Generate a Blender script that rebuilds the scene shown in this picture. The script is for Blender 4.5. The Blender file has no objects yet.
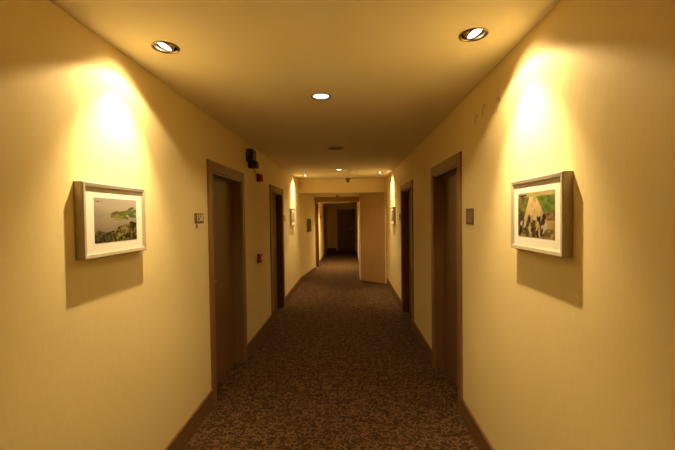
import bpy, bmesh, math, random
from mathutils import Vector, Matrix, Euler
C = bpy.context.scene.collection
R = math.radians
LX, RX, CH = -1.146, 0.854, 2.402          # left wall, right wall, ceiling height
BY, BZ = 8.38, 2.09                        # beam position, underside of beam
NX0, NX1, NY, EY = -0.96, 0.30, 10.2, 16.1 # narrow passage

# ------------------------------------------------------------------ materials
def nmat(name, col, rough=.6, metal=0., spec=.5):
    m = bpy.data.materials.new(name); m.use_nodes = True
    b = m.node_tree.nodes['Principled BSDF']
    b.inputs['Base Color'].default_value = (*col, 1)
    b.inputs['Roughness'].default_value = rough
    b.inputs['Metallic'].default_value = metal
    b.inputs['Specular IOR Level'].default_value = spec
    return m, m.node_tree.nodes, m.node_tree.links, b

def tex_coord(n, l, scale=(1, 1, 1)):
    tc = n.new('ShaderNodeTexCoord'); mp = n.new('ShaderNodeMapping')
    mp.inputs['Scale'].default_value = scale
    l.new(tc.outputs['Object'], mp.inputs['Vector']); return mp.outputs['Vector']

def varied(name, c1, c2, scale=(1, 1, 1), nscale=5., detail=4., rough=.6, metal=0., bump=0., spec=.5, lo=.35, hi=.65):
    m, n, l, b = nmat(name, c1, rough, metal, spec)
    v = tex_coord(n, l, scale)
    t = n.new('ShaderNodeTexNoise'); t.inputs['Scale'].default_value = nscale; t.inputs['Detail'].default_value = detail
    l.new(v, t.inputs['Vector'])
    r = n.new('ShaderNodeValToRGB'); r.color_ramp.elements[0].position = lo; r.color_ramp.elements[1].position = hi
    r.color_ramp.elements[0].color = (*c1, 1); r.color_ramp.elements[1].color = (*c2, 1)
    l.new(t.outputs['Fac'], r.inputs['Fac']); l.new(r.outputs['Color'], b.inputs['Base Color'])
    if bump:
        bp = n.new('ShaderNodeBump'); bp.inputs['Strength'].default_value = bump; bp.inputs['Distance'].default_value = .002
        l.new(t.outputs['Fac'], bp.inputs['Height']); l.new(bp.outputs['Normal'], b.inputs['Normal'])
    return m

WALLC = (.80, .68, .45)
M = {}
# wallpaper: cream with a fine vertical weave
M['wall'] = varied('wallpaper', (.80, .664, .330), (.822, .684, .347), (1, 1, .22), 120, 3, .55, bump=.22, spec=.25)
M['ceiling'] = varied('ceiling_paint', (.84, .745, .53), (.86, .765, .55), (1, 1, 1), 3, 3, .75, spec=.2)
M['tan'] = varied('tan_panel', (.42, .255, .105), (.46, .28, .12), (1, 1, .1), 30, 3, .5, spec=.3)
M['wood'] = varied('brown_wood', (.165, .084, .032), (.20, .104, .041), (1, 1, .06), 45, 5, .42, bump=.1, spec=.4)
M['casing'] = varied('casing_wood', (.235, .125, .052), (.27, .146, .062), (1, 1, .06), 45, 5, .42, bump=.1, spec=.4)
M['skirt'] = varied('skirting_wood', (.155, .080, .030), (.185, .098, .038), (.06, .06, 1), 45, 5, .45, bump=.1, spec=.4)
M['chrome'] = nmat('satin_chrome', (.75, .70, .62), .28, 1)[0]
M['bronze'] = nmat('brushed_ring', (.55, .48, .38), .35, 1)[0]
M['ring'] = nmat('dark_bronze_ring', (.30, .22, .14), .3, 1)[0]
M['can'] = nmat('lamp_can', (.32, .27, .22), .3, 1)[0]
M['black'] = nmat('black_plastic', (.012, .011, .010), .35)[0]
M['darkgrey'] = nmat('grey_plastic', (.10, .09, .08), .35)[0]
M['red'] = nmat('red_plastic', (.42, .02, .012), .4)[0]
M['redd'] = nmat('dark_red_plastic', (.22, .01, .008), .4)[0]
M['white'] = nmat('white_plastic', (.82, .78, .70), .4)[0]
M['beige'] = nmat('beige_metal', (.50, .41, .29), .5)[0]
M['beiged'] = nmat('dark_beige', (.25, .2, .14), .6)[0]
M['plate'] = varied('brown_plate', (.16, .085, .04), (.20, .11, .055), (1, 1, 1), 20, 3, .4)
M['plate_in'] = varied('plate_inset', (.24, .135, .08), (.28, .16, .09), (1, 1, 1), 60, 3, .4)
M['cream'] = nmat('cream_letters', (.80, .70, .50), .5)[0]
M['frame'] = varied('champagne_frame', (.46, .39, .28), (.54, .47, .35), (1, .05, .05), 60, 4, .38, metal=.1, bump=.15)
M['mat_board'] = nmat('mat_board', (.86, .82, .72), .8, spec=.2)[0]
M['smudge'] = nmat('smudge', (.60, .47, .26), .7)[0]

# carpet: vermicular curls
m, n, l, b = nmat('carpet', (.1, .05, .02), .95, spec=.08)
v = tex_coord(n, l)
def noise(scale, detail=0., dist=0., off=0.):
    t = n.new('ShaderNodeTexNoise'); t.inputs['Scale'].default_value = scale; t.inputs['Detail'].default_value = detail
    t.inputs['Distortion'].default_value = dist
    mp = n.new('ShaderNodeMapping'); mp.inputs['Location'].default_value = (off, off*.7, off*.3)
    l.new(v, mp.inputs['Vector']); l.new(mp.outputs['Vector'], t.inputs['Vector']); return t.outputs['Fac']
def mth(op, a, b_=None, c=None):
    q = n.new('ShaderNodeMath'); q.operation = op
    for i, s in enumerate((a, b_, c)):
        if s is None: continue
        if isinstance(s, (int, float)): q.inputs[i].default_value = s
        else: l.new(s, q.inputs[i])
    return q.outputs[0]
def band(src, freq, width):
    a = mth('MULTIPLY', src, freq); a = mth('FRACT', a); a = mth('SUBTRACT', a, .5); a = mth('ABSOLUTE', a)
    q = n.new('ShaderNodeMapRange'); q.inputs['From Min'].default_value = width; q.inputs['From Max'].default_value = width + .07
    q.inputs['To Min'].default_value = 1; q.inputs['To Max'].default_value = 0
    l.new(a, q.inputs['Value']); return q.outputs[0]
b1 = band(noise(14, 0, .5), 5.5, .14)
g = noise(26, 0, .3, 5.)
gr = n.new('ShaderNodeMapRange'); gr.inputs['From Min'].default_value = .34; gr.inputs['From Max'].default_value = .40; l.new(g, gr.inputs['Value'])
pat = mth('MULTIPLY', b1, gr.outputs[0])
def curls(sc, r0, off, thr):
    vo = n.new('ShaderNodeTexVoronoi'); vo.inputs['Scale'].default_value = sc; vo.inputs['Randomness'].default_value = .75; vo.voronoi_dimensions = '2D'
    mp = n.new('ShaderNodeMapping'); mp.inputs['Location'].default_value = (off, off*.6, 0)
    nz = n.new('ShaderNodeTexNoise'); nz.inputs['Scale'].default_value = 9; l.new(v, nz.inputs['Vector'])
    va = n.new('ShaderNodeVectorMath'); va.operation = 'MULTIPLY_ADD'; va.inputs[1].default_value = (.05, .05, 0)
    l.new(nz.outputs['Color'], va.inputs[0]); l.new(v, va.inputs[2])
    l.new(va.outputs[0], mp.inputs['Vector']); l.new(mp.outputs['Vector'], vo.inputs['Vector'])
    d_ = mth('ABSOLUTE', mth('SUBTRACT', vo.outputs['Distance'], r0))
    q = n.new('ShaderNodeMapRange'); q.inputs['From Min'].default_value = .035; q.inputs['From Max'].default_value = .085
    q.inputs['To Min'].default_value = 1; q.inputs['To Max'].default_value = 0; l.new(d_, q.inputs['Value'])
    k = n.new('ShaderNodeMapRange'); k.inputs['From Min'].default_value = thr; k.inputs['From Max'].default_value = thr+.03
    l.new(noise(22, 0, 0, off+3), k.inputs['Value'])
    return mth('MULTIPLY', q.outputs[0], k.outputs[0])
pat = mth('MAXIMUM', curls(13, .33, 0., .46), mth('MULTIPLY', curls(15, .30, 4.3, .50), .9))
pat = mth('MAXIMUM', pat, mth('MULTIPLY', mth('MULTIPLY', b1, gr.outputs[0]), .55))
fine = noise(420, 2)
mix = n.new('ShaderNodeMix'); mix.data_type = 'RGBA'
mix.inputs['A'].default_value = (.066, .033, .013, 1); mix.inputs['B'].default_value = (.225, .122, .050, 1)
l.new(pat, mix.inputs['Factor'])
mul = n.new('ShaderNodeMix'); mul.data_type = 'RGBA'; mul.blend_type = 'MULTIPLY'; mul.inputs['Factor'].default_value = .5
l.new(mix.outputs['Result'], mul.inputs['A']); l.new(fine, mul.inputs['B'])
l.new(mul.outputs['Result'], b.inputs['Base Color'])
bp = n.new('ShaderNodeBump'); bp.inputs['Strength'].default_value = .5; bp.inputs['Distance'].default_value = .004
l.new(mth('ADD', fine, pat), bp.inputs['Height']); l.new(bp.outputs['Normal'], b.inputs['Normal'])
M['carpet'] = m

def emis(name, col, s):
    m = bpy.data.materials.new(name); m.use_nodes = True; n = m.node_tree.nodes; n.clear()
    e = n.new('ShaderNodeEmission'); o = n.new('ShaderNodeOutputMaterial')
    e.inputs[0].default_value = (*col, 1); e.inputs[1].default_value = s
    m.node_tree.links.new(e.outputs[0], o.inputs[0]); return m
LIGHT = (1., .748, .40)
M['lamp'] = emis('glowing_lamp', (1, .88, .62), 14)
M['lamp_soft'] = emis('glowing_diffuser', (1, .90, .68), 9)

# ------------------------------------------------------------------ geometry helpers
def box(bm, x0, x1, y0, y1, z0, z1, bev=0.):
    x0, x1 = sorted((x0, x1)); y0, y1 = sorted((y0, y1)); z0, z1 = sorted((z0, z1))
    r = bmesh.ops.create_cube(bm, size=1)
    vs = r['verts']
    for vv in vs:
        vv.co = Vector(((x0+x1)/2 + vv.co.x*(x1-x0), (y0+y1)/2 + vv.co.y*(y1-y0), (z0+z1)/2 + vv.co.z*(z1-z0)))
    if bev:
        es = list({e for vv in vs for e in vv.link_edges})
        bmesh.ops.bevel(bm, geom=es, offset=bev, segments=2, affect='EDGES', profile=.5)
    return bm

def lathe(bm, prof, mat=Matrix(), seg=40):
    rings = []
    for (r, z) in prof:
        if r < 1e-6: rings.append([bm.verts.new(mat @ Vector((0, 0, z)))])
        else: rings.append([bm.verts.new(mat @ Vector((r*math.cos(2*math.pi*k/seg), r*math.sin(2*math.pi*k/seg), z))) for k in range(seg)])
    for a, b in zip(rings, rings[1:]):
        for k in range(seg):
            k2 = (k+1) % seg
            if len(a) == 1 and len(b) == 1: continue
            if len(a) == 1: f = bm.faces.new((a[0], b[k2], b[k]))
            elif len(b) == 1: f = bm.faces.new((a[k], a[k2], b[0]))
            else: f = bm.faces.new((a[k], a[k2], b[k2], b[k]))
            f.smooth = True
    return bm

def tube(bm, pts, r, seg=12):
    pts = [Vector(p) for p in pts]; rings = []
    for i, p in enumerate(pts):
        d = (pts[min(i+1, len(pts)-1)] - pts[max(i-1, 0)]).normalized()
        up = Vector((0, 0, 1)) if abs(d.z) < .9 else Vector((1, 0, 0))
        a = d.cross(up).normalized(); b = d.cross(a)
        rings.append([bm.verts.new(p + a*r*math.cos(2*math.pi*k/seg) + b*r*math.sin(2*math.pi*k/seg)) for k in range(seg)])
    for a, b in zip(rings, rings[1:]):
        for k in range(seg):
            f = bm.faces.new((a[k], a[(k+1) % seg], b[(k+1) % seg], b[k])); f.smooth = True
    bm.faces.new(rings[0][::-1]); bm.faces.new(rings[-1]); return bm

def prism(bm, poly, z0, z1):
    lo = [bm.verts.new((x, y, z0)) for x, y in poly]; hi = [bm.verts.new((x, y, z1)) for x, y in poly]
    bm.faces.new(lo[::-1]); bm.faces.new(hi); k = len(poly)
    for i in range(k): bm.faces.new((lo[i], lo[(i+1) % k], hi[(i+1) % k], hi[i]))
    return bm

def obj(name, bm, mat, parent=None, loc=None, rot=None):
    bmesh.ops.recalc_face_normals(bm, faces=bm.faces)
    me = bpy.data.meshes.new(name); bm.to_mesh(me); bm.free(); me.materials.append(mat)
    o = bpy.data.objects.new(name, me); C.objects.link(o)
    if parent: o.parent = parent
    if loc is not None: o.location = loc
    if rot is not None: o.rotation_euler = rot
    return o
NB = bmesh.new

def thing(name, label, cat, loc=(0, 0, 0), rotz=0., group=None):
    o = bpy.data.objects.new(name, None); C.objects.link(o); o.empty_display_size = .1
    o.location = loc; o.rotation_euler = (0, 0, rotz); o['label'] = label; o['category'] = cat
    if group: o['group'] = group
    return o
def struct(name, bm=None, mat=None, loc=None):
    if bm is None:
        o = bpy.data.objects.new(name, None); C.objects.link(o)
        if loc: o.location = loc
    else: o = obj(name, bm, mat)
    o['kind'] = 'structure'; return o
def label(o, t, cat=None):
    o['label'] = t
    if cat: o['category'] = cat
    return o
def copy_tree(o, parent=None):
    c = o.copy(); C.objects.link(c)
    if parent: c.parent = parent
    for ch in list(o.children): copy_tree(ch, c)
    return c

# ------------------------------------------------------------------ door openings  (near y, far y) = outer casing
DL = [(2.925, 3.94), (5.25, 6.30)]
DR = [(2.785, 3.77), (4.88, 5.97)]
CW, TOP = .085, 2.03
BACK = -4.0
def wall(name, sx, doors, y0, y1, zt, x, th=.22):
    bm = NB(); xa, xb = x, x + sx*th
    y = y0
    for (a, b) in doors:
        box(bm, xa, xb, y, a+CW, 0, zt)
        box(bm, xa, xb, a+CW, b-CW, TOP-CW, zt)
        y = b-CW
    box(bm, xa, xb, y, y1, 0, zt)
    o = struct(name, bm, M['wall']); return o
label(wall('wall_left', -1, DL, BACK, BY, CH+.1, LX), 'cream left corridor wall with fine vertical weave')
label(wall('wall_right', 1, DR, BACK, BY, CH+.1, RX), 'cream right corridor wall with fine vertical weave')
label(struct('wall_back', box(NB(), LX-.22, RX+.22, BACK-.2, BACK, 0, CH+.1), M['wall']), 'cream wall closing the corridor behind the viewer')
struct('floor', box(NB(), -1.9, 1.6, BACK-.2, EY+.4, -.15, 0), M['carpet'])

# ceiling sheets with round holes for the lamps
def ceiling(name, x0, x1, y0, y1, z, holes, mat):
    cu = bpy.data.curves.new(name, 'CURVE'); cu.dimensions = '2D'; cu.fill_mode = 'BOTH'
    def poly(pts):
        s = cu.splines.new('POLY'); s.points.add(len(pts)-1)
        for p, q in zip(s.points, pts): p.co = (q[0], q[1], 0, 1)
        s.use_cyclic_u = True
    poly([(x0, y0), (x1, y0), (x1, y1), (x0, y1)])
    for (hx, hy, hr) in holes:
        poly([(hx+hr*math.cos(2*math.pi*k/32), hy+hr*math.sin(2*math.pi*k/32)) for k in range(32)])
    t = bpy.data.objects.new('tmp', cu); C.objects.link(t)
    bpy.context.view_layer.update()
    me = bpy.data.meshes.new_from_object(t.evaluated_get(bpy.context.evaluated_depsgraph_get()))
    bpy.data.objects.remove(t)
    me.name = name; me.materials.clear(); me.materials.append(mat)
    o = bpy.data.objects.new(name, me); C.objects.link(o); o.location = (0, 0, z); o['kind'] = 'structure'; return o

SPOTS = [(-.897, 1.80, -1), (.596, 1.76, 1), (-.897, 7.50, -1), (.625, 7.18, 1)]
CENT = [(-.187, 2.595), (-.172, 6.676)]
ceiling('ceiling', LX-.22, RX+.22, BACK-.2, BY, CH, [(x, y, .056) for x, y, s in SPOTS] + [(x, y, .060) for x, y in CENT+[(-.187, -1.48)]], M['ceiling'])
struct('ceiling', box(NB(), -1.9, 1.6, BACK-.2, BY+.1, CH+.30, CH+.4), M['ceiling'])['label'] = 'slab above the recessed lamps'
# beam where the ceiling drops, and the low ceiling beyond
bm = NB(); box(bm, LX-.22, RX+.22, BY, BY+.22, BZ, CH+.30)
label(struct('wall_beam', bm, M['wall']), 'cream dropped beam across the corridor')
label(struct('ceiling', box(NB(), -1.9, 1.6, BY+.22, EY+.4, BZ+.002, BZ+.15), M['ceiling']), 'low ceiling beyond the dropped beam')

# angled walls, narrow passage and end wall
label(struct('wall_left', prism(NB(), [(LX, BY), (NX0, NY), (NX0-.3, NY), (LX-.4, BY)], 0, BZ+.002), M['wall']), 'angled wall leading into the narrow passage')
DP = [(10.30, 11.35), (13.75, 14.85)]
label(wall('wall_left', -1, DP, NY, EY, BZ+.002, NX0), 'left wall of the narrow passage')
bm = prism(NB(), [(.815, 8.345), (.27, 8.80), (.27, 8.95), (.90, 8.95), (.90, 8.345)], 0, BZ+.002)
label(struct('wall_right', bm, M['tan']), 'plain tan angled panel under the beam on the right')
bm = box(NB(), NX1, NX1+.3, 8.95, EY, 0, BZ+.002); label(struct('wall_right', bm, M['wall']), 'right wall of the narrow passage')
bm = box(NB(), .815, .842, 8.33, 8.37, 0, BZ); label(struct('trim_1', bm, M['wall']), 'pale vertical strip beside the tan panel')
bm = box(NB(), .250, .269, 8.785, 9.6, 0, 1.885); label(struct('trim_2', bm, M['white']), 'pale vertical edge strip of the passage opening')
bm = NB(); box(bm, RX, RX+.22, BY, 9.0, 0, BZ+.002); label(struct('wall_right', bm, M['wall']), 'wall return behind the tan panel')
bm = NB(); box(bm, NX0, NX1, NY, NY+.10, 1.955, BZ+.002); label(struct('wall_header', bm, M['tan']), 'tan header above the passage opening')
bm = NB(); box(bm, NX0+.09, NX1-.26, NY-.03, NY+.10, 1.925, 1.957, .003); label(struct('trim_3', bm, M['white']), 'pale strip along the lower edge of the header')
# end wall with a door opening
EX0, EX1, ETOP = -.515, .27, 1.85
bm = NB(); box(bm, NX0-.2, EX0, EY, EY+.2, 0, BZ); box(bm, EX1, NX1+.2, EY, EY+.2, 0, BZ); box(bm, EX0, EX1, EY, EY+.2, ETOP, BZ)
label(struct('wall_end', bm, M['wall']), 'far end wall of the passage')

# ------------------------------------------------------------------ baseboards
BH, BT = .146, .014
def skirt(name, pts, mat=None):
    (xa, ya), (xb, yb), (nx, ny) = pts
    bm = NB()
    prof = [(0, 0), (BT, 0), (BT, BH-.008), (BT-.005, BH), (0, BH)]
    lo = [bm.verts.new((xa+nx*d, ya+ny*d, z)) for d, z in prof]; hi = [bm.verts.new((xb+nx*d, yb+ny*d, z)) for d, z in prof]
    bm.faces.new(lo); bm.faces.new(hi[::-1])
    for i in range(5): bm.faces.new((lo[i], hi[i], hi[(i+1) % 5], lo[(i+1) % 5]))
    struct(name, bm, M['skirt'])
def runs(doors, y0, y1):
    y = y0
    for a, b in doors: yield y, a; y = b
    yield y, y1
for a, b in runs(DL, BACK, BY): skirt('baseboard_left', ((LX, a), (LX, b), (1, 0)))
for a, b in runs(DR, BACK, 8.33): skirt('baseboard_right', ((RX, a), (RX, b), (-1, 0)))
dx, dy = NX0-LX, NY-BY; ln = math.hypot(dx, dy)
skirt('baseboard_left', ((LX, BY), (NX0, NY), (dy/ln, -dx/ln)))
for a, b in runs(DP, NY, EY): skirt('baseboard_left', ((NX0, a), (NX0, b), (1, 0)))
skirt('baseboard_right', ((NX1, 8.95), (NX1, EY), (-1, 0)))
skirt('baseboard_end', ((NX0, EY), (EX0-.05, EY), (0, -1)))

# ------------------------------------------------------------------ doors
def make_door(num, x, s, a, b, lab, handle_near=True, zt=TOP, wx=.22):
    """s=+1: room lies towards +x (left wall); opening a..b outer casing."""
    r = struct('door_%d' % num, loc=(x, (a+b)/2, 0)); r['label'] = lab
    y0 = -(b-a)/2; y1 = -y0
    bm = NB(); p = .016
    box(bm, 0, s*p, y0, y0+CW, 0, zt, .003); box(bm, 0, s*p, y1-CW, y1, 0, zt, .003); box(bm, 0, s*p, y0+CW-.001, y1-CW+.001, zt-CW, zt, .003)
    obj('casing', bm, M['casing'], r)
    bm = NB(); i0, i1, it = y0+CW, y1-CW, zt-CW
    box(bm, s*.004, -s*.14, i0, i0+.018, 0, it); box(bm, s*.004, -s*.14, i1-.018, i1, 0, it); box(bm, s*.004, -s*.14, i0+.018, i1-.018, it-.018, it)
    # stop bead the leaf closes against
    box(bm, -s*.074, -s*.09, i1-.032, i1-.018, 0, it-.018); box(bm, -s*.074, -s*.09, i0+.018, i0+.032, 0, it-.018); box(bm, -s*.074, -s*.09, i0+.032, i1-.032, it-.032, it-.018)
    obj('jamb', bm, M['wood'], r)
    obj('door_leaf', box(NB(), -s*.092, -s*.135, i0+.020, i1-.020, .008, it-.020, .002), M['wood'], r)
    hy = i0+.085 if handle_near else i1-.085; d = 1 if handle_near else -1
    h = obj('handle', lathe(NB(), [(0, .010), (.022, .010), (.026, .006), (.026, 0), (0, 0)], Matrix.Translation((-s*.092, hy, 1.0)) @ Matrix.Rotation(s*R(90), 4, 'Y'), 24), M['chrome'], r)
    bm = NB(); tube(bm, [(-s*.088, hy, 1.0), (-s*.052, hy, 1.0), (-s*.043, hy+d*.006, 1.0), (-s*.040, hy+d*.03, 1.0), (-s*.040, hy+d*.125, 1.0)], .009)
    obj('lever', bm, M['chrome'], h)
    bm = NB(); lathe(bm, [(0, .006), (.020, .006), (.022, 0), (0, 0)], Matrix.Translation((-s*.092, hy, .93)) @ Matrix.Rotation(s*R(90), 4, 'Y'), 20)
    obj('lock_plate', bm, M['chrome'], r)
    return r
make_door(1, LX, 1, *DL[0], 'closed brown room door in the left wall nearest the viewer')
make_door(2, LX, 1, *DL[1], 'closed brown room door farther along the left wall')
make_door(3, RX, -1, *DR[0], 'closed brown room door in the right wall nearest the viewer')
make_door(4, RX, -1, *DR[1], 'closed brown room door farther along the right wall')
make_door(5, NX0, 1, *DP[0], 'narrow view of a brown door at the start of the passage')
make_door(6, NX0, 1, *DP[1], 'narrow view of a brown door near the end of the passage')
# end door
r = struct('door_7', loc=((EX0+EX1)/2, EY, 0)); r['label'] = 'dark brown door at the far end of the passage'
w = (EX1-EX0)/2
bm = NB(); box(bm, -w, -w+.06, -.014, .05, 0, ETOP); box(bm, w-.06, w, -.014, .05, 0, ETOP); box(bm, -w+.06, w-.06, -.014, .05, ETOP-.06, ETOP)
obj('casing', bm, M['wood'], r)
obj('door_leaf', box(NB(), -w+.062, w-.062, .04, .08, .008, ETOP-.062, .002), M['wood'], r)
bm = NB(); tube(bm, [(w-.13, .045, 1.), (w-.13, -.005, 1.), (w-.15, -.012, 1.), (w-.24, -.012, 1.)], .009); obj('handle', bm, M['chrome'], r)

# ------------------------------------------------------------------ framed pictures
def lerp(a, b, t): return tuple(a[i]+(b[i]-a[i])*t for i in range(3))
def sm(a, b, x):
    t = max(0, min(1, (x-a)/(b-a))); return t*t*(3-2*t)
rnd = random.Random(4)
def vnoise(seed):
    g = {}
    rr = random.Random(seed)
    tab = [rr.random() for _ in range(4096)]
    def f(x, y):
        xi, yi = math.floor(x), math.floor(y); fx, fy = x-xi, y-yi
        fx = fx*fx*(3-2*fx); fy = fy*fy*(3-2*fy)
        h = lambda i, j: tab[(i*57+j*131) % 4096]
        return (h(xi, yi)*(1-fx)+h(xi+1, yi)*fx)*(1-fy)+(h(xi, yi+1)*(1-fx)+h(xi+1, yi+1)*fx)*fy
    return f
N1, N2 = vnoise(1), vnoise(2)
def ell(u, v, cx, cy, a, b_, ang):
    c, s = math.cos(ang), math.sin(ang); x, y = u-cx, v-cy
    return ((x*c+y*s)/a)**2+((-x*s+y*c)/b_)**2
def art_pond(u, v):      # leaves over still water; u left->right, v bottom->top
    col = lerp((.22, .18, .12), (.52, .48, .40), sm(.25, 1, v)*.75+u*.2)
    col = lerp(col, (.60, .54, .42), .25*N1(u*3, v*8))
    edge = .24+.22*sm(.25, .95, u)+.07*(N1(u*9, 1)-.5)+.05*(N2(u*25, 3)-.5)
    if v < edge:
        k = N1(u*20, v*15)*.5+N2(u*44, v*30)*.5
        col = lerp((.018, .022, .008), (.34, .25, .075), sm(.40, .74, k))
        if N2(u*30+3, v*24) > .74: col = (.10, .13, .03)
        if u < .35: col = lerp(col, (.03, .03, .02), .55)
    for (cx, cy, a, b_, an, c2) in LEAVES:
        e = ell(u, v, cx, cy, a, b_, an)
        if e < 1:
            rib = abs((u-cx)*-math.sin(an)+(v-cy)*math.cos(an))
            col = lerp(c2, tuple(q*.45 for q in c2), sm(.55, 1, e))
            if rib < .006: col = tuple(q*1.5 for q in c2)
    if .03 < u < .16 and .90 < v < .94 and N1(u*60, 2) > .35: col = (.16, .13, .09)
    return col
LEAVES = [(.53, .60, .19, .10, -.10, (.24, .22, .065)), (.62, .66, .10, .05, .35, (.12, .14, .04)), (.46, .66, .08, .035, .5, (.10, .12, .04)), (.50, .53, .12, .03, -.15, (.30, .27, .09)), (.78, .68, .13, .06, .05, (.14, .20, .05)),
          (.88, .60, .11, .05, -.25, (.10, .15, .03)), (.86, .78, .08, .035, .3, (.09, .12, .04)), (.94, .71, .07, .045, .5, (.13, .17, .04)),
          (.72, .55, .07, .03, -.5, (.10, .13, .03))]
fr = random.Random(9)
FIG = []
for i in range(60):
    fx = .06+.72*fr.random(); fy = .05+.45*fr.random()**.8
    FIG.append((fx+.02, fy, .022+.045*(1-fy)*fr.random(), .05+.10*(.7-fy), fr.uniform(-.5, .3), fr.choice([(.03, .02, .012), (.05, .035, .02), (.09, .06, .02), (.07, .09, .02), (.55, .48, .33), (.02, .02, .02)])))
def art_path(u, v):      # golden track between green fields, dark shapes along it
    col = lerp((.42, .30, .10), (.72, .58, .28), sm(.1, .95, v))
    col = lerp(col, (.30, .21, .06), .5*sm(.45, .75, N1(u*10, v*7)))
    l0 = .36-.30*(1-v)*1.1; r0 = .54+.55*(.98-v)
    if v > .90: col = lerp((.55, .46, .24), (.35, .36, .10), N1(u*9, v*20))
    elif u > r0-.05 and v > .38: col = lerp((.07, .13, .02), (.22, .30, .05), N1(u*14, v*18)) if v > .58+.15*(u-1) else lerp((.10, .05, .02), (.36, .22, .08), N2(u*22, v*20))
    elif u < l0+.02: col = lerp((.04, .05, .015), (.26, .25, .06), N1(u*13, v*13)) if v > .5 else lerp((.03, .02, .01), (.22, .13, .04), N2(u*18, v*13))
    if v < .20: col = lerp(col, (.16, .13, .04), sm(.35, .6, N2(u*15, v*13)))
    for (cx, cy, a, b_, an, c2) in FIG:
        e = ell(u, v, cx, cy, a, b_, an)
        if e < 1: col = lerp(c2, col, sm(.6, 1, e))
    if ell(u, v, .14, .94, .13, .03, 0) < 1: col = (.05, .05, .02)
    return col
def art_plain(c1, c2):
    return lambda u, v: lerp(c1, c2, sm(.3, .7, N1(u*5, v*5)))

m_art, an_, al_, ab_ = nmat('printed_photo', (1, 1, 1), .5, spec=.12)
at_ = an_.new('ShaderNodeVertexColor'); at_.layer_name = 'ink'; al_.new(at_.outputs['Color'], ab_.inputs['Base Color'])

def picture(name, lab, cat, x, s, yc, zc, W, H, art, res=(104, 68), group=None, wood=None, rot=None, yaw=0., matb=True):
    """built in local space: plane of the picture is YZ, facing +x, then mirrored by rotating about Z for the right wall"""
    rz = (0 if s > 0 else math.pi) + yaw
    r = thing(name, lab, cat, (x, yc, zc), rz, group)
    D = .040; L = .024; w, h = W/2, H/2
    bm = NB()                      # mitred moulding: profile swept round the rectangle
    prof = [(0, 0), (0, D-.004), (.004, D), (L-.006, D-.002), (L, D-.008), (L, .022), (.010, .018), (.010, 0)]
    loops = []
    for (sy, sz) in ((-1, -1), (1, -1), (1, 1), (-1, 1)):
        loops.append([bm.verts.new((d, sy*(w-i), sz*(h-i))) for i, d in prof])
    for k in range(4):
        a, b_ = loops[k], loops[(k+1) % 4]
        for i in range(len(prof)): bm.faces.new((a[i], b_[i], b_[(i+1) % len(prof)], a[(i+1) % len(prof)]))
    obj('frame', bm, wood or M['frame'], r)
    bm = NB(); box(bm, .018, .031, -w+L+.0005, w-L-.0005, -h+L+.0005, h-L-.0005)
    if matb: obj('mat_board', bm, M['mat_board'], r)
    else: bm.free()
    pw, ph = (.158, .101) if matb else (w-L-.001, h-L-.001)
    px = .0318
    bm = NB(); nx, nz = res; g = [[bm.verts.new((px, (i/nx*2-1)*pw, (j/nz*2-1)*ph)) for i in range(nx+1)] for j in range(nz+1)]
    for j in range(nz):
        for i in range(nx): bm.faces.new((g[j][i], g[j][i+1], g[j+1][i+1], g[j+1][i]))
    # give the sheet real thickness
    bk = [bm.verts.new((px-.0007, sy*pw, sz*ph)) for sy, sz in ((-1, -1), (1, -1), (1, 1), (-1, 1))]
    bm.faces.new(bk)
    o = obj('printed_photo', bm, m_art, r)
    at = o.data.color_attributes.new('ink', 'FLOAT_COLOR', 'POINT')
    for i, vv in enumerate(o.data.vertices):
        c = art((vv.co.y/pw+1)/2, (vv.co.z/ph+1)/2); at.data[i].color = (c[0]*.8, c[1]*.76, c[2]*.76, 1)
    return r
picture('framed_picture', 'silver framed photograph of green leaves over water on the left wall nearest the viewer', 'picture', LX, 1, 1.722, 1.55, .468, .332, art_pond)
picture('framed_picture', 'silver framed photograph of a golden track on the right wall nearest the viewer', 'picture', RX, -1, 1.644, 1.55, .450, .332, art_path)
picture('framed_picture', 'tiny distant framed picture under bright light on the left wall past the second door', 'picture', LX, 1, 7.26, 1.55, .468, .332, art_plain((.35, .27, .15), (.62, .5, .33)), (20, 14))
picture('framed_picture', 'tiny distant framed picture under bright light on the right wall past the second door', 'picture', RX, -1, 6.95, 1.55, .450, .332, art_plain((.12, .09, .05), (.5, .42, .26)), (20, 14))
ang = math.atan2(-dx, dy)
t_ = .53
picture('framed_picture', 'small dark brown framed picture on the angled wall beyond the beam', 'picture', LX+dx*t_+.002, 1, BY+dy*t_, 1.33, .34, .34, art_plain((.05, .02, .01), (.10, .05, .02)), (14, 14), wood=M['wood'], yaw=ang, matb=False)

# ------------------------------------------------------------------ room number plates
def text_mesh(name, s, size, mat, parent, M4, ext=.0012):
    cu = bpy.data.curves.new(name, 'FONT'); cu.body = s; cu.size = size; cu.extrude = ext; cu.align_x = 'CENTER'; cu.align_y = 'CENTER'
    t = bpy.data.objects.new('tmp', cu); C.objects.link(t); bpy.context.view_layer.update()
    me = bpy.data.meshes.new_from_object(t.evaluated_get(bpy.context.evaluated_depsgraph_get())); bpy.data.objects.remove(t)
    me.transform(M4); me.materials.clear(); me.materials.append(mat); me.name = name
    o = bpy.data.objects.new(name, me); C.objects.link(o); o.parent = parent; return o
TX = Matrix(((0, 0, 1, 0), (1, 0, 0, 0), (0, 1, 0, 0), (0, 0, 0, 1)))   # text x->y, y->z, normal->+x
r = thing('room_number_sign', 'brown room number sign with pale digits left of the nearest left door', 'sign', (LX, 2.748, 1.535))
obj('plate', box(NB(), 0, .008, -.076, .076, -.022, .056, .002), M['plate'], r)
obj('lower_strip', box(NB(), 0, .008, -.076, .076, -.056, -.024, .002), M['cream'], r)
text_mesh('digits', '158', .078, M['cream'], r, Matrix.Translation((.0095, 0, .018)) @ TX)
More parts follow.
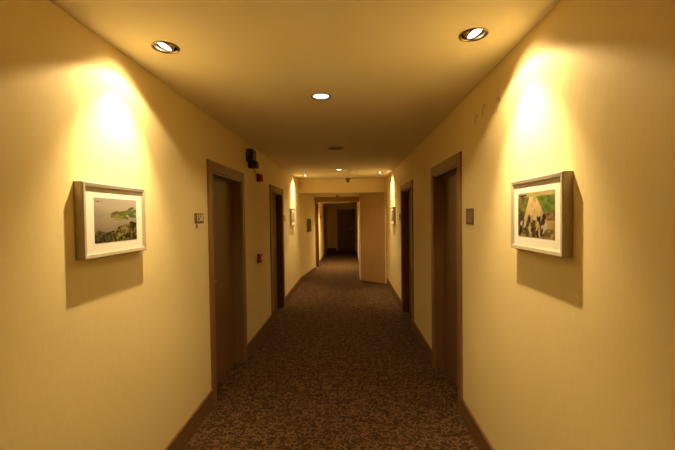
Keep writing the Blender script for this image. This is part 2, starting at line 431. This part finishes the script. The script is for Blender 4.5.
bm = NB(); box(bm, .0082, .0092, -.072, -.040, -.052, -.028); obj('corner_mark', bm, M['plate'], r)
r = thing('room_number_sign', 'plain dark brown sign plate right of the nearest right door', 'sign', (RX, 2.602, 1.541), math.pi)
obj('plate', box(NB(), 0, .008, -.076, .076, -.056, .056, .002), M['plate'], r)
obj('inset', box(NB(), .0075, .0095, -.062, .062, -.044, .030, .0005), M['plate_in'], r)
for lab, x, y, rz in (('tiny dark sign plate just beyond the second left door', LX, 6.40, 0), ('tiny dark sign plate just beyond the second right door', RX, 6.10, math.pi),
                      ('tiny dark sign plate between the two doors of the far passage', NX0, 12.3, 0)):
    r = thing('room_number_sign', lab, 'sign', (x, y, 1.53), rz)
    obj('plate', box(NB(), 0, .010, -.076, .076, -.056, .056, .002), M['plate'], r)
    obj('inset', box(NB(), .0095, .0112, -.062, .062, -.044, .030, .0005), M['plate_in'], r)

# ------------------------------------------------------------------ fire devices
r = thing('fire_sounder', 'red square fire alarm sounder high on the left wall after the first door', 'fire alarm', (LX, 4.58, 2.05))
obj('back_box', box(NB(), 0, .03, -.052, .052, -.05, .05, .005), M['redd'], r)
obj('sounder_body', box(NB(), .028, .062, -.046, .046, -.044, .044, .008), M['red'], r)
obj('horn', lathe(NB(), [(0, .004), (.018, .006), (.026, .001), (.026, 0)], Matrix.Translation((.062, 0, -.004)) @ Matrix.Rotation(R(90), 4, 'Y'), 24), M['redd'], r)
r = thing('fire_call_point', 'red manual fire call point on the left wall between the two doors', 'fire alarm', (LX, 4.53, 1.042))
obj('back_box', box(NB(), 0, .035, -.055, .055, -.055, .055, .006), M['redd'], r)
obj('front_plate', box(NB(), .033, .052, -.050, .050, -.050, .050, .005), M['red'], r)
obj('press_window', box(NB(), .051, .054, -.026, .026, -.024, .020, .001), M['white'], r)

# security camera
r = thing('security_camera', 'small black security camera high on the left wall above the first door', 'camera', (LX, 4.12, 2.165))
obj('housing', box(NB(), .012, .086, -.075, .075, .030, .155, .006), M['black'], r)
f = obj('face_plate', box(NB(), .016, .044, -.079, -.073, .040, .146, .002), M['darkgrey'], r); f['label'] = 'grey strip on the end of the housing'
obj('wall_plate', box(NB(), 0, .014, -.05, .06, .02, .13, .003), M['black'], r)
b2 = obj('bracket', box(NB(), 0, .105, .02, .12, -.045, .032, .008), M['black'], r)
bm = NB(); lathe(bm, [(0, -.006), (.012, -.005), (.016, .004), (.016, .03), (0, .03)], Matrix.Translation((.065, .06, -.082)), 20); obj('knob', bm, M['beige'], b2)
bm = NB(); lathe(bm, [(0, .012), (.024, .012), (.028, .004), (.028, 0), (0, 0)], Matrix.Translation((.06, -.075, .07)) @ Matrix.Rotation(R(90), 4, 'X'), 24); obj('lens', bm, M['black'], r)

# ------------------------------------------------------------------ ceiling devices
r = thing('ceiling_grille', 'round beige ceiling grille between the two centre lamps', 'ceiling grille', (-.155, 4.55, CH))
obj('rim', lathe(NB(), [(.100, 0), (.103, -.004), (.098, -.011), (.082, -.012), (.080, -.004), (.080, 0)]), M['beige'], r)
obj('louvre', lathe(NB(), [(.080, -.003), (.074, -.012), (.066, -.003), (.060, -.013), (.050, -.003), (.044, -.014), (.034, -.003), (.028, -.016), (0, -.018)]), M['beiged'], r)
r = thing('ceiling_button', 'tiny pale round cap on the ceiling above the second right door', 'sprinkler cap', (.654, 5.27, CH))
obj('cap', lathe(NB(), [(.032, 0), (.034, -.004), (.030, -.009), (0, -.011)], seg=24), M['white'], r)
def detector(lab, loc, s):
    r = thing('smoke_detector', lab, 'smoke detector', loc)
    obj('base', lathe(NB(), [(.050*s, 0), (.052*s, -.012*s), (.046*s, -.02*s), (0, -.02*s)], seg=28), M['beiged'], r)
    obj('sensor_cone', lathe(NB(), [(.046*s, -.018*s), (.040*s, -.045*s), (.022*s, -.085*s), (0, -.090*s)], seg=28), M['darkgrey'], r)
    return r
detector('dark cone shaped smoke detector hanging just in front of the dropped beam', (-.013, 8.26, CH), 1.05)
detector('small dark smoke detector under the low ceiling beyond the beam', (-.29, 9.3, BZ+.002), .62)

# faint smudges on the wall above the right picture
for i, (yy, zz, hh) in enumerate(((2.47, 2.20, .05), (2.33, 2.225, .055), (2.12, 2.20, .06))):
    bm = NB(); tube(bm, [(RX, yy+.02, zz-hh), (RX-.001, yy+.022, zz-hh*.3), (RX-.001, yy+.008, zz+hh*.35), (RX-.001, yy-.018, zz+hh*.2), (RX, yy-.022, zz-.01)], .003, 6)
    o = struct('trim_%d' % (4+i), bm, M['smudge']); o['label'] = 'faint curled smudge on the right wall'

# ------------------------------------------------------------------ recessed lamps
def aim(d): return Vector(d).to_track_quat('-Z', 'Y').to_euler()
def spot_lamp(x, y, s, lab):
    r = thing('recessed_spotlight', lab, 'ceiling lamp', (x, y, CH))
    obj('trim_ring', lathe(NB(), [(.064, .001), (.066, -.003), (.062, -.006), (.056, -.004), (.054, .002), (.0535, .006)]), M['ring'], r)
    obj('lamp_can', lathe(NB(), [(.0535, .002), (.0535, .16), (0, .16)]), M['can'], r)
    d = Vector((s*math.sin(R(24)), -math.sin(R(6)), -math.cos(R(24)))).normalized()
    q = Vector((0, 0, -1)).rotation_difference(d).to_matrix().to_4x4()
    T = Matrix.Translation((s*.008, 0, .006)) @ q
    g_ = obj('gimbal_ring', lathe(NB(), [(.044, .03), (.044, .002), (.042, -.001), (.036, 0), (.034, .012), (.030, .05)], T), M['bronze'], r)
    obj('bulb', lathe(NB(), [(0, 0), (.034, 0), (.034, .006), (.018, .045), (0, .05)], T), M['lamp'], g_)
    return r, d
def add_light(name, kind, loc, d, energy, col=LIGHT, **kw):
    L = bpy.data.lights.new(name, kind); L.energy = energy; L.color = col
    for k, v_ in kw.items(): setattr(L, k, v_)
    o = bpy.data.objects.new(name, L); C.objects.link(o); o.location = loc; o.rotation_euler = aim(d); return o
LABS = ['recessed spotlight over the left picture nearest the viewer', 'recessed spotlight over the right picture nearest the viewer',
        'far recessed spotlight near the beam on the left of the ceiling', 'far recessed spotlight near the beam on the right of the ceiling']
FLOOD, MID, CORE, CEN = 17.5, 12., 105., 7.5
for (x, y, s), lab in zip(SPOTS, LABS):
    r, d = spot_lamp(x, y, s, lab)
    p = Vector((x+s*.008, y, CH-.019))
    add_light('spot_flood', 'SPOT', p, (s*.12, .0, -1), FLOOD, spot_size=R(126), spot_blend=.22, shadow_soft_size=.014)
    add_light('spot_mid', 'SPOT', p, (s*.62, .0, -1), MID, spot_size=R(104), spot_blend=.8, shadow_soft_size=.014)
    add_light('spot_core', 'SPOT', p, (s*.27, -.03, -1), CORE, spot_size=R(74), spot_blend=.9, shadow_soft_size=.014)
for (x, y, zc_, en), lab in zip([(*CENT[0], CH, CEN), (*CENT[1], CH, CEN), (-.33, 11.2, BZ+.002, 45.), (-.187, -1.48, CH, CEN*.9)], ['round recessed downlight in the middle of the ceiling nearest the viewer', 'far round recessed downlight in the middle of the ceiling before the beam', 'added unseen downlight under the low ceiling, brightening the narrow passage behind the header', 'round recessed downlight in the ceiling behind the viewer']):  # downlight behind the header is added, out of sight, to brighten the passage
    r = thing('recessed_downlight', lab, 'ceiling lamp', (x, y, zc_))
    obj('trim_ring', lathe(NB(), [(.070, .001), (.073, -.003), (.069, -.007), (.060, -.005), (.057, .003), (.058, .012)]), M['can'], r)
    obj('lamp_can', lathe(NB(), [(.0585, .002), (.0585, .12), (0, .12)]), M['can'], r)
    obj('diffuser', lathe(NB(), [(0, -.004), (.025, -.003), (.045, .001), (.054, .008), (.054, .02), (0, .02)]), M['lamp_soft'], r)
    add_light('downlight', 'AREA', (x, y, zc_-.012), (0, 0, -1), en, shape='DISK', size=.10, spread=R(130))

# ------------------------------------------------------------------ world, camera, view
w_ = bpy.data.worlds.new('world'); bpy.context.scene.world = w_; w_.use_nodes = True
w_.node_tree.nodes['Background'].inputs[0].default_value = (0, 0, 0, 1)
cam = bpy.data.cameras.new('camera'); cam.sensor_width = 36; cam.lens = 36*365/675; cam.clip_start = .02
co = bpy.data.objects.new('camera', cam); C.objects.link(co)
co.matrix_world = Matrix.Translation((0, 0, 1.555)) @ Matrix.Rotation(R(1.8224), 4, 'Z') @ Matrix.Rotation(R(90-1.38875), 4, 'X') @ Matrix.Rotation(R(-.75), 4, 'Z')
sc = bpy.context.scene; sc.camera = co
sc.view_settings.view_transform = 'Standard'; sc.view_settings.look = 'None'; sc.view_settings.gamma = 1; sc.view_settings.use_curve_mapping = False
sc.view_settings.exposure = 0.
sc.cycles.max_bounces = 16; sc.cycles.diffuse_bounces = 12; sc.cycles.use_denoising = True
